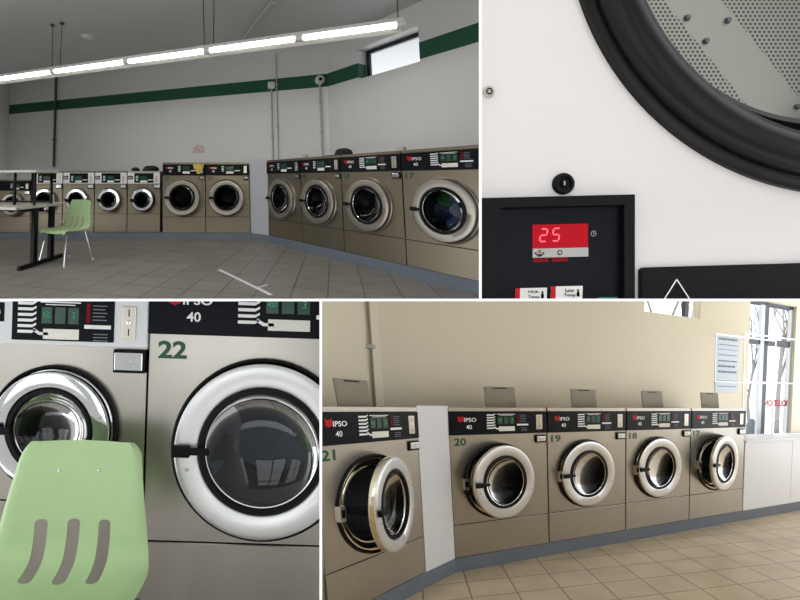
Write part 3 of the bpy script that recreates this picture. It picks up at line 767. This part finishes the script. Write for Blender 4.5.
# screw and lock
o = MB().lathe([(0, -.004), (5.2*k, -.004), (6*k, 0)], (X_(488.3), 0, Z_(92.6)), 20).build('screw', 'plate', dy, Q, smooth=True)
MB().lathe([(2.2*k, -.0045), (2.9*k, -.005), (3.6*k, -.0045)], (X_(488.3), 0, Z_(92.6)), 6).build('hex_recess', 'black', o, Q)
o = MB().lathe([(0, -.005), (3.4*k, -.005), (4*k, -.003), (6.5*k, -.003), (7*k, -.006), (9.6*k, -.006), (10.6*k, -.004), (10.7*k, 0)], (X_(562.5), 0, Z_(184.2)), 36).build('lock', 'black', dy, Q, smooth=True)
MB().box((X_(562.0), -.0056, Z_(186)), (X_(563.0), -.0046, Z_(182))).build('keyhole', 'plate', o, Q)
# control panel housing (slightly tilted on the picture)
def tz(u, v): return v - (u-481)*.024            # the panel's edges rise a little to the right
pd = -.012
def cpq(mb, u0, v0, u1, v1, d0, d1, sk=0):
    f0 = 1+d0/Z0
    pts = [(X_(u0, d0), d0, Z_(tz(u0, v1), d0)), (X_(u1+sk, d0), d0, Z_(tz(u1, v1), d0)), (X_(u1, d0), d0, Z_(tz(u1, v0), d0)), (X_(u0-sk, d0), d0, Z_(tz(u0, v0), d0))]
    return mb.prism(pts, (0, d1-d0, 0))
h = MB(); cpq(h, 470, 198, 500, 330, pd, 0); cpq(h, 500, 198, 635, 208, pd, 0); cpq(h, 624.5, 208, 635, 330, pd, 0)
es = [e for e in h.bm.edges]; bmesh.ops.remove_doubles(h.bm, verts=h.bm.verts[:], dist=1e-6)
cpn = h.build('control_panel', 'black', dy, Q)
cpq(MB(), 500, 208, 624.5, 330, -.003, 0).build('recessed_face', 'fascia', cpn, Q)
dsp = cpq(MB(), 532.5, 226, 588, 250, -.0045, -.003).build('time_display', 'led', cpn, Q)
# seven-segment 25
def seg(mb, u, v, w, h_, on, d):
    S = {'a': (0, 0, 1, 0), 'g': (0, .5, 1, .5), 'd': (0, 1, 1, 1), 'f': (0, 0, 0, .5), 'b': (1, 0, 1, .5), 'e': (0, .5, 0, 1), 'c': (1, .5, 1, 1)}
    for s_ in on:
        x0, y0, x1, y1 = S[s_]; sl_ = .12*h_
        P0 = (u+x0*w-(y0)*sl_+(.8 if x0 != x1 else 0), v+y0*h_+(.8 if y0 != y1 else 0)); P1 = (u+x1*w-(y1)*sl_-(.8 if x0 != x1 else 0), v+y1*h_-(.8 if y0 != y1 else 0))
        t = .55
        if x0 != x1: q4 = [(P0[0], P0[1]-t), (P1[0], P1[1]-t), (P1[0], P1[1]+t), (P0[0], P0[1]+t)]
        else: q4 = [(P0[0]-t, P0[1]), (P0[0]+t, P0[1]), (P1[0]+t, P1[1]), (P1[0]-t, P1[1])]
        mb.prism([(X_(a, d), d, Z_(tz(a, b)+0, d)) for a, b in q4], (0, -.0006, 0))
g = MB(); seg(g, 541, 230.5, 6.5, 12.5, 'abged', -.0052); seg(g, 553.5, 230.2, 6.5, 12.5, 'afgcd', -.0052)
g.build('lit_digits', 'seg', dsp, Q)
st_ = cpq(MB(), 532.8, 250, 588.3, 259, -.0045, -.003).build('symbol_strip', 'grayprint', cpn, Q)
def ringp(mb, u, v, r0, r1, d):
    n = 24
    for i in range(n):
        a, b = 2*PI*i/n, 2*PI*(i+1)/n
        mb.poly([(X_(u+r*math.cos(t), d), d, Z_(tz(u, v)+r*math.sin(t), d)) for r, t in ((r0, a), (r1, a), (r1, b), (r0, b))])
g = MB(); ringp(g, 560, 254.3, 1.7, 2.5, -.0052)
cpq(g, 536.5, 255.6, 543, 256.8, -.0052, -.0046); cpq(g, 538, 257, 541.6, 257.8, -.0052, -.0046); cpq(g, 535.3, 253.6, 536.6, 255.4, -.0052, -.0046); cpq(g, 543, 253.6, 544.3, 255.4, -.0052, -.0046); ringp(g, 539.8, 253, .7, 1.3, -.0052)
g.build('symbols', 'black', st_, Q)
g = MB(); cpq(g, 533, 259.3, 548.5, 263.5, -.0035, -.003); cpq(g, 552, 259.3, 568, 263.5, -.0035, -.003); g.build('indicator', 'dkred', cpn, Q)
g = MB(); ringp(g, 593.6, 236.3, 2.3, 2.8, -.0036); cpq(g, 593.4, 234.4, 593.9, 236.6, -.0036, -.0031); cpq(g, 593.4, 236.2, 595.2, 236.7, -.0036, -.0031)
g.build('clock_symbol', 'grayprint', cpn, Q)
for nm, u0, v0, w_l in (('High', 515.5, 289.2, 31.5), ('Low', 551.2, 288.2, 31.5)):
    ky = cpq(MB(), u0, v0, u0+w_l, v0+15, -.0050, -.003, -.4).build('key_label', 'keywhite', cpn, Q)
    cpq(MB(), u0, v0, u0+4.6, v0+15, -.0056, -.0045, -.2).build('red_end', 'red', ky, Q)
    g = MB(); zt0 = tz(u0, v0)
    g.text(nm, X_(u0+(11 if nm == 'High' else 12)), Z_(zt0+5.6), (10 if nm == 'High' else 8.5)*K, 3.6*K, -.0058, bold=True)
    g.text('Temp', X_(u0+10.5), Z_(zt0+10.8), 11.5*K, 3.8*K, -.0058, bold=True)
    cpq(g, u0+26.4, v0+3.4, u0+27.8, v0+10.5, -.0058, -.0045); cpq(g, u0+25.8, v0+(6.5), u0+28.4, v0+10.5, -.0058, -.0045)
    g.build('lettering', 'black', ky, Q)
cpq(MB(), 598, 300.2, 617.5, 312, -.0045, -.003).build('start_key', 'greenkey', cpn, Q)
# lower black panel with a triangle
g = MB(); g.prism([(X_(638), 0, Z_(320)), (X_(820), 0, Z_(320)), (X_(820), 0, Z_(262.7)), (X_(640.5), 0, Z_(267.8)), (X_(638), 0, Z_(270))], (0, -.008, 0))
lp = g.build('lower_panel', 'black', dy, Q)
g = MB(); ap, l_, r_ = (676.6, 279.4), (658, 309), (696, 309)
def thick(a, b, t):
    a = Vector(a); b = Vector(b); n = (b-a).normalized(); n = Vector((-n.y, n.x))*t; d = -.0085
    g.prism([(X_(p[0], d), d, Z_(p[1], d)) for p in (a+n, b+n, b-n, a-n)], (0, -.0005, 0))
thick(ap, l_, .55); thick(ap, r_, .55); thick(l_, r_, .55)
g.build('warning_triangle', 'white', lp, Q)

# ================================================================== BOTTOM LEFT: TWO WASHERS AND A CHAIR
SIDE = 'BL'
ZL = 1.64; KL = ZL/F; roll = math.radians(1.85)
def blp(u, v, d=0): y = ZL+d; return Vector(((u-PX)/F*y, y, CZ+(PY-v)/F*y))
W = .925; H = 1.27
# machine 22: door centre at (264,444) seen through the protruding ring
dc = blp(262.5, 450, -.015)
rl = Plain((0, 0, 0), roll)
o = Vector((dc.x, ZL, dc.z)) - rl.B @ Vector((.47*W, 0, .50*H))
q = Fr(Plain(o, roll), (0, 0, 0))
washer(q, W, H, 'close-up stainless washer with the large green number 22 and a broad silver door ring', num='22', prot=.6, group='washers behind the green chair')
Ws, Hs = .632, 1.16
dc = blp(53, 434, -.015)
o = Vector((dc.x, ZL, dc.z)) - rl.B @ Vector((.47*Ws, 0, .515*Hs))
q = Fr(Plain(o, roll), (0, 0, 0))
washer(q, Ws, Hs, 'close-up small washer with white fascia and chrome door, behind the green chair', style='small', prot=.6, group='washers behind the green chair')
struct(MB().box((-2.2, 2.6, -1.2), (0, 2.65, 0)).build('wall_gap_shade', 'backing', None, Fr(Plain((0, 0, CZ)), (0, 0, 0))))  # added dark sheet that paints the shade in the gap between the washers
struct(MB().box((-2.2, .55, -.02), (0, 2.65, .0)).build('floor', 'floorTL', None, Fr(Plain((0, 0, dc.z-.9)), (0, 0, 0)), uv=lambda p: (p.x, p.y)))
# chair close to the viewer
CHZ = 1.24
top = Vector(((34-PX)/F*CHZ, CHZ, CZ+(PY-470)/F*CHZ))
class Tilt:
    pass
CH_S = 1.0
cfr = Fr(Plain((top.x, CHZ, top.z-.815), math.radians(1.5)), (0, 0, 0), math.radians(2))
shell_chair(cfr, 'pale green plastic chair back with three slots, seen close in front of the washers')

# ================================================================== BOTTOM RIGHT ROOM
SIDE = 'BR'
BR = Room(480, 560, 470, 410, (620, 3950), 1.43)
R1_ = Fr(BR, (0, 0, 0))
r0 = BR.hz(454.7, 558.5, BASE); r1 = BR.hz(742, 511, BASE)
rd = r1-r0; rd.z = 0; rl_ = rd.length; rd.normalize(); rn = Vector((-rd.y, rd.x, 0)); rang = math.atan2(rd.y, rd.x)
if rn.y < 0: rn = -rn
HR = BR.pl(450, 407.3, r0, rn).z-BASE
WR = rl_/4
bl4 = ['stainless washer with green number 20, its silver round door slightly ajar', 'stainless washer with green number 19 between machines 20 and 18', 'stainless washer with green number 18 between machines 19 and 17', 'stainless washer with number 17 and door ajar, at the window end of the row']
for i in range(4):
    washer(Fr(BR, r0+rd*(WR*i), rang), WR, HR, bl4[i], num=str(20-i), ajar=(11, 2, 2, 13)[i], lid=True, prot=(.9, .7, .7, .85)[i], group='row of washers against the cream wall')
# left wall machines
l1 = BR.hz(426, 572, BASE); l0 = BR.hz(329, 622, BASE); ld_ = l1-l0; ld_.z = 0; ld_.normalize(); ln = Vector((-ld_.y, ld_.x, 0)); ln = ln if ln.x < 0 else -ln
lang = math.atan2(ld_.y, ld_.x)
WL = (l1-l0).length
HL = BR.pl(419, 406, l1, ln).z-BASE
washer(Fr(BR, l0, lang), WL, HR, 'stainless washer marked 21 with its door swung open, nearest at the left', num='21', ajar=17, lid=True, group='washers on the left of the bright room')
washer(Fr(BR, l0-ld_*(WL+.01), lang), WL, HR, 'stainless washer whose edge shows left of machine 21 behind the divider', num='22', group='washers on the left of the bright room')
# curb
lc = l0-ld_*2.2; r9 = r1+rd*3
c1 = MB().prism([lc.xy.to_3d(), l1.xy.to_3d(), r0.xy.to_3d(), r9.xy.to_3d(), (r9+rn*.9).xy.to_3d(), (r0+rn*.9-rd*.9).xy.to_3d(), (lc+ln*.9).xy.to_3d()], (0, 0, BASE))
bmesh.ops.triangulate(c1.bm, faces=[f for f in c1.bm.faces if len(f.verts) > 4])
struct(c1.build('trim_3', 'curb', None, R1_))
# white filler between 21 and 20
g = MB().prism([l1+Vector((0, 0, 0)), r0+Vector((0, 0, 0)), r0+Vector((0, 0, HR+.012)), l1+Vector((0, 0, HR+.012))], (0, .03, 0))
struct(g.build('wall_return', 'whitepanel', None, R1_))
# floor
struct(MB().poly([(-3.5, 1.2, 0), (5.5, 1.2, 0), (5.5, 9.5, 0), (-3.5, 9.5, 0)]).build('floor', 'floorBR', None, R1_, uv=lambda p: (p.x, p.y)))
# back wall with high window and tall window
bw = r0+rn*1.0
def onw(u, v): return BR.pl(u, v, bw, rn)
cL = onw(384, 400); cL.z = 0
def bc(u, v): p = onw(u, v); return ((p-cL).dot(rd), p.z)
def bpnt(x, z, d=0): return cL+rd*x+Vector((0, 0, z))+rn*d
ZH = 5.2
h0, hz0 = bc(644.5, 312); h1, hz1 = bc(700.5, 318); hz0 = (hz0+hz1)/2
t0_, _ = bc(747, 400); t1_, tz1 = bc(797, 306.5); tz1 = (tz1+bc(770, 301.5)[1])/2; tz0 = bc(770, 452)[1]; tE = bc(800, 400)[0]+3
g = MB()
for (x0, x1, z0, z1) in ((-.2, h0, 0, ZH), (h0, h1, 0, hz0), (h1, t0_, 0, ZH), (h0, h1, hz0+1.0, ZH), (t0_, t1_, 0, tz0), (t0_, t1_, tz1, ZH), (t1_, tE, 0, ZH)):
    g.prism([bpnt(x0, z0), bpnt(x1, z0), bpnt(x1, z1), bpnt(x0, z1)], rn*.16)
struct(g.build('wall_back', 'wallBR', None, R1_))
def framebars(name, bars, gx0, gx1, gz0, gz1):
    g = MB()
    for (x0, x1, z0, z1) in bars: g.prism([bpnt(x0, z0, .06), bpnt(x1, z0, .06), bpnt(x1, z1, .06), bpnt(x0, z1, .06)], rn*.07)
    w_ = struct(g.build(name, 'frame', None, R1_))
    g = MB().prism([bpnt(gx0, gz0, .09), bpnt(gx1, gz0, .09), bpnt(gx1, gz1, .09), bpnt(gx0, gz1, .09)], rn*.006).build('window_pane', 'clear', w_, R1_)
    w_.location = R1_.W
    return w_
x1m, _ = bc(688.5, 310); x2m, _ = bc(692, 310)
framebars('window_2', [(x1m, x2m, hz0, hz0+1), (h0-.01, h0+.015, hz0, hz0+1)], h0, h1, hz0, hz0+1)
ma, _ = bc(764.5, 400); mb_, _ = bc(769, 400); mc, _ = bc(791.5, 400); zz0 = bc(770, 344.5)[1]; zz1 = bc(770, 338.5)[1]; xb0, _ = bc(761, 400)
w3 = framebars('window_3', [(ma, mb_, tz0, tz1), (mc+.03, t1_, tz0, tz1), (t0_, t1_, zz0, zz1), (t0_, t1_, tz1-.05, tz1), (t0_, t0_+.01, tz0, tz1)], t0_, t1_, tz0, tz1)
g = MB()
for (x0, x1) in ((xb0, ma), (mc-.03, mc+.03)): g.prism([bpnt(x0, tz0, .05), bpnt(x1, tz0, .05), bpnt(x1, tz1-.05, .05), bpnt(x0, tz1-.05, .05)], rn*.05)
g.build('window_bead', 'alu', w3, R1_)
# mirrored red lettering on the glass
xa, za = bc(768.8, 406.5); xb, zb = bc(793, 400); pL = bpnt(xa, za, .085)
q = Fr(BR, pL, rang)
tag(MB().text('SOLUTION', 0, 0, xb-xa, zb-za, 0, mirror=True, bold=.045).build('window_lettering', 'red', None, q), 'reversed red lettering stuck on the tall window glass', 'lettering')
# left wall
lwp = l0+ln*1.0; d_ = BR.pl(372, 400, lwp, ln)
g = MB().prism([cL, cL-ld_*6, cL-ld_*6+Vector((0, 0, ZH)), cL+Vector((0, 0, ZH))], ln*.1)
struct(g.build('wall_left', 'wallBR', None, R1_))
pp = BR.pl(374.5, 400, cL-ln*.03, ln)
q = Fr(BR, (pp.x, pp.y, 1.2))
pt = thing('conduit', 'grey vertical conduit in the corner above machine 21 of the bright room', 'pipe', q)
MB().tube([(0, 0, 0), (0, 0, 3)], .013, 10).build('pipe', 'lid', pt, q, smooth=True)
for z in (.8, 1.6): MB().box((-.035, -.03, z), (.035, .03, z+.04), .004).build('strap', 'pipe', pt, q)
# right side counter
ct0 = r1+rd*.02; zc = BR.pl(745, 440.5, r1, rn).z
q = Fr(BR, ct0, rang)
cn = thing('counter', 'white laminate counter continuing right of machine 17 under the tall window', 'counter', q)
MB().box((0, .0, 0), (1.0, .9, zc-BASE-.03), .004).build('front_cabinet', 'whitepanel', cn, q)
MB().box((1.004, .0, 0), (3.0, .9, zc-BASE-.03), .004).build('front_cabinet', 'whitepanel', cn, q)
MB().box((-.01, -.02, zc-BASE-.03), (3.0, .98, zc-BASE), .006, 2).build('counter_top', 'whitepanel', cn, q)
# notice on the wall
xa, za = bc(714.5, 392); xb, zb = bc(739, 338); q = Fr(BR, bpnt(xa, za, -.012), rang); wN, hN = xb-xa, zb-za
nb = thing('wall_notice', 'pale blue printed notice board on the wall left of the tall window', 'notice', q)
MB().box((0, 0, 0), (wN, .012, hN), .003).build('board', 'acrylic', nb, q)
g = MB(); random.seed(4)
for (f_, hgt, n) in ((.93, .030, 2), (.84, .012, 1), (.76, .008, 0), (.66, .012, 1), (.55, .02, 3), (.45, .030, 3), (.35, .030, 3), (.20, .008, 0), (.10, .012, 1)):
    if n == 0: g.box((.05*wN, -.002, hN*f_), (.95*wN, 0, hN*f_+hgt)); continue
    x = .10*wN
    while x < .85*wN:
        l = random.uniform(.05, .16)*wN; g.box((x, -.002, hN*f_), (min(x+l, .9*wN), 0, hN*f_+hgt)); x += l+.02*wN
g.build('printed_lines', 'print', nb, q)
# garment rack behind the counter
pk = r1+rn*.55; 
def onk(u, v): return BR.pl(u, v, pk, rn)
def kc(u, v): p = onk(u, v); return ((p-pk).dot(rd), p.z)
q = Fr(BR, (pk.x, pk.y, 0), rang)
rk = thing('garment_rack', 'chrome hanging rack frame standing by the tall window', 'rack', q)
xA, zA = kc(745, 333); xB, _ = kc(776, 335); xC, zC_ = kc(716, 336); xD = kc(803, 340)[0]; zM = kc(760, 382)[1]
for x, h_ in ((xA, zA), (xB, zA-.01)): MB().tube([(x, 0, zc), (x, 0, h_)], .011, 10).build('post', 'chrome', rk, q, smooth=True)
MB().tube([(xC, 0, zA-.06), (xB, 0, zA-.06)], .009, 8).build('rail', 'chrome', rk, q, smooth=True)
MB().tube([(xA-.02, .02, zA-.0), (xD, .02, zA)], .009, 8).build('rail', 'chrome', rk, q, smooth=True)
MB().tube([(xA, 0, zM), (xD, 0, zM)], .008, 8).build('rail', 'chrome', rk, q, smooth=True)
MB().tube([(xC, .0, zM-.02), (xB, 0, zM-.02)], .006, 8).build('lower_rail', 'chrome', rk, q, smooth=True)
MB().tube([(xC, 0, zM-.02), (xC, 0, zA-.06)], .008, 8).build('post', 'chrome', rk, q, smooth=True)
# outside: snow, bare trees, shrub
struct(MB().box((3, 9, -.3), (40, 60, -.2)).build('ground', 'snow', None, Fr(BR, (0, 0, 0)), noclip=False))
def tree(u, v, dist, h, seed, label):
    d = BR.ray(u, v); p = Vector((d.x*dist, d.y*dist, -.2)); q = Fr(BR, p); random.seed(seed); g = MB(); tw = MB()
    def br(p0, dr, ln_, r, lv, m_):
        p1 = p0+dr*ln_*.5+Vector((random.uniform(-.05, .05), random.uniform(-.05, .05), 0))*ln_; p2 = p1+(dr+Vector((random.uniform(-.2, .2), random.uniform(-.2, .2), .1))).normalized()*ln_*.5
        (g if lv == 0 else tw).tube([p0, p1, p2], [r, r*.8, r*.55], 5, False)
        if lv < 5:
            for k in range(3 if lv else 4):
                nd = (dr+Vector((random.uniform(-.8, .8), random.uniform(-.8, .8), random.uniform(-.1, .5)))).normalized()
                br(p1.lerp(p2, random.uniform(0, 1)), nd, ln_*random.uniform(.55, .75), r*.5, lv+1, m_)
    br(Vector((0, 0, 0)), Vector((0, 0, 1)), h*.45, h*.011, 0, None)
    t = thing('bare_tree', label, 'tree', q, 'winter trees outside the tall window')
    g.build('trunk', 'bark', t, q); tw.build('branches', 'bark', t, q)
tree(752, 400, 22, 9, 1, 'bare winter tree outside the left pane of the tall window')
tree(778, 400, 17, 10, 5, 'bare winter tree outside the right pane of the tall window')
tree(668, 400, 18, 11, 9, 'bare winter tree whose twigs show in the high window')
pS = BR.ray(755, 425)*14; lump(BR, (pS.x, pS.y, -.2), 0, (.35, .4, .9), 'shrub', 'hedge', 'dark rounded shrub outside low behind the left window pane', 'shrub', 2)

# ================================================================== boards added along camera rays as the collage's white border lines
SIDE = 'X'; CLIP['X'] = []
pq = Fr(Plain((0, 0, 0)), (0, 0, 0))
YF = .50
TH = .0029
g = MB().box((-9, YF, CZ-TH/2), (9, 9.0, CZ+TH/2))
struct(g.build('collage_border_1', 'divider', None, pq))
tu = (UD-PX)/F; ang = math.atan(tu)
g = MB().prism([Vector((tu*YF, YF, CZ))-nT*TH/2, Vector((tu*9, 9, CZ))-nT*TH/2, Vector((tu*9, 9, CZ))+nT*TH/2, Vector((tu*YF, YF, CZ))+nT*TH/2], (0, 0, 7))
struct(g.build('collage_border_2', 'divider', None, pq))
tu = (UB-PX)/F
g = MB().prism([Vector((tu*YF, YF, CZ-6))-nB*TH/2, Vector((tu*9, 9, CZ-6))-nB*TH/2, Vector((tu*9, 9, CZ-6))+nB*TH/2, Vector((tu*YF, YF, CZ-6))+nB*TH/2], (0, 0, 6))
struct(g.build('collage_border_3', 'divider', None, pq))

# ================================================================== light
w = bpy.data.worlds.new('world'); sc.world = w; w.use_nodes = True
bg = w.node_tree.nodes['Background']; bg.inputs[0].default_value = (.95, .975, 1, 1); bg.inputs[1].default_value = 2.1
# the shop front behind the viewer: a wall with tall windows
YW = -2.4; zl, zh = -1.6, 5.2; wz0_, wz1_ = .3, 2.8
MT['shopwall'] = mat('shop_wall_paint', (.30, .29, .27), .8)
wins = [(-4.6, -2.7), (-2.1, -.2), (.4, 2.3), (2.9, 4.8)]
g = MB(); g.box((-8, YW-.1, zl), (8, YW, wz0_)); g.box((-8, YW-.1, wz1_), (8, YW, zh))
xs = [-8]+[x for p_ in wins for x in p_]+[8]
for i in range(0, len(xs), 2): g.box((xs[i], YW-.1, wz0_), (xs[i+1], YW, wz1_))
struct(g.build('wall_front', 'shopwall', None, pq))
for i, (x0, x1) in enumerate(wins):
    g = MB(); xm = (x0+x1)/2
    for a in ((x0, x0+.06, wz0_, wz1_), (x1-.06, x1, wz0_, wz1_), (xm-.03, xm+.03, wz0_, wz1_), (x0, x1, wz0_, wz0_+.06), (x0, x1, wz1_-.06, wz1_), (x0, x1, 2.2, 2.26)):
        g.box((a[0], YW-.08, a[2]), (a[1], YW-.02, a[3]))
    struct(g.build('window_%d' % (4+i), 'frame', None, pq))
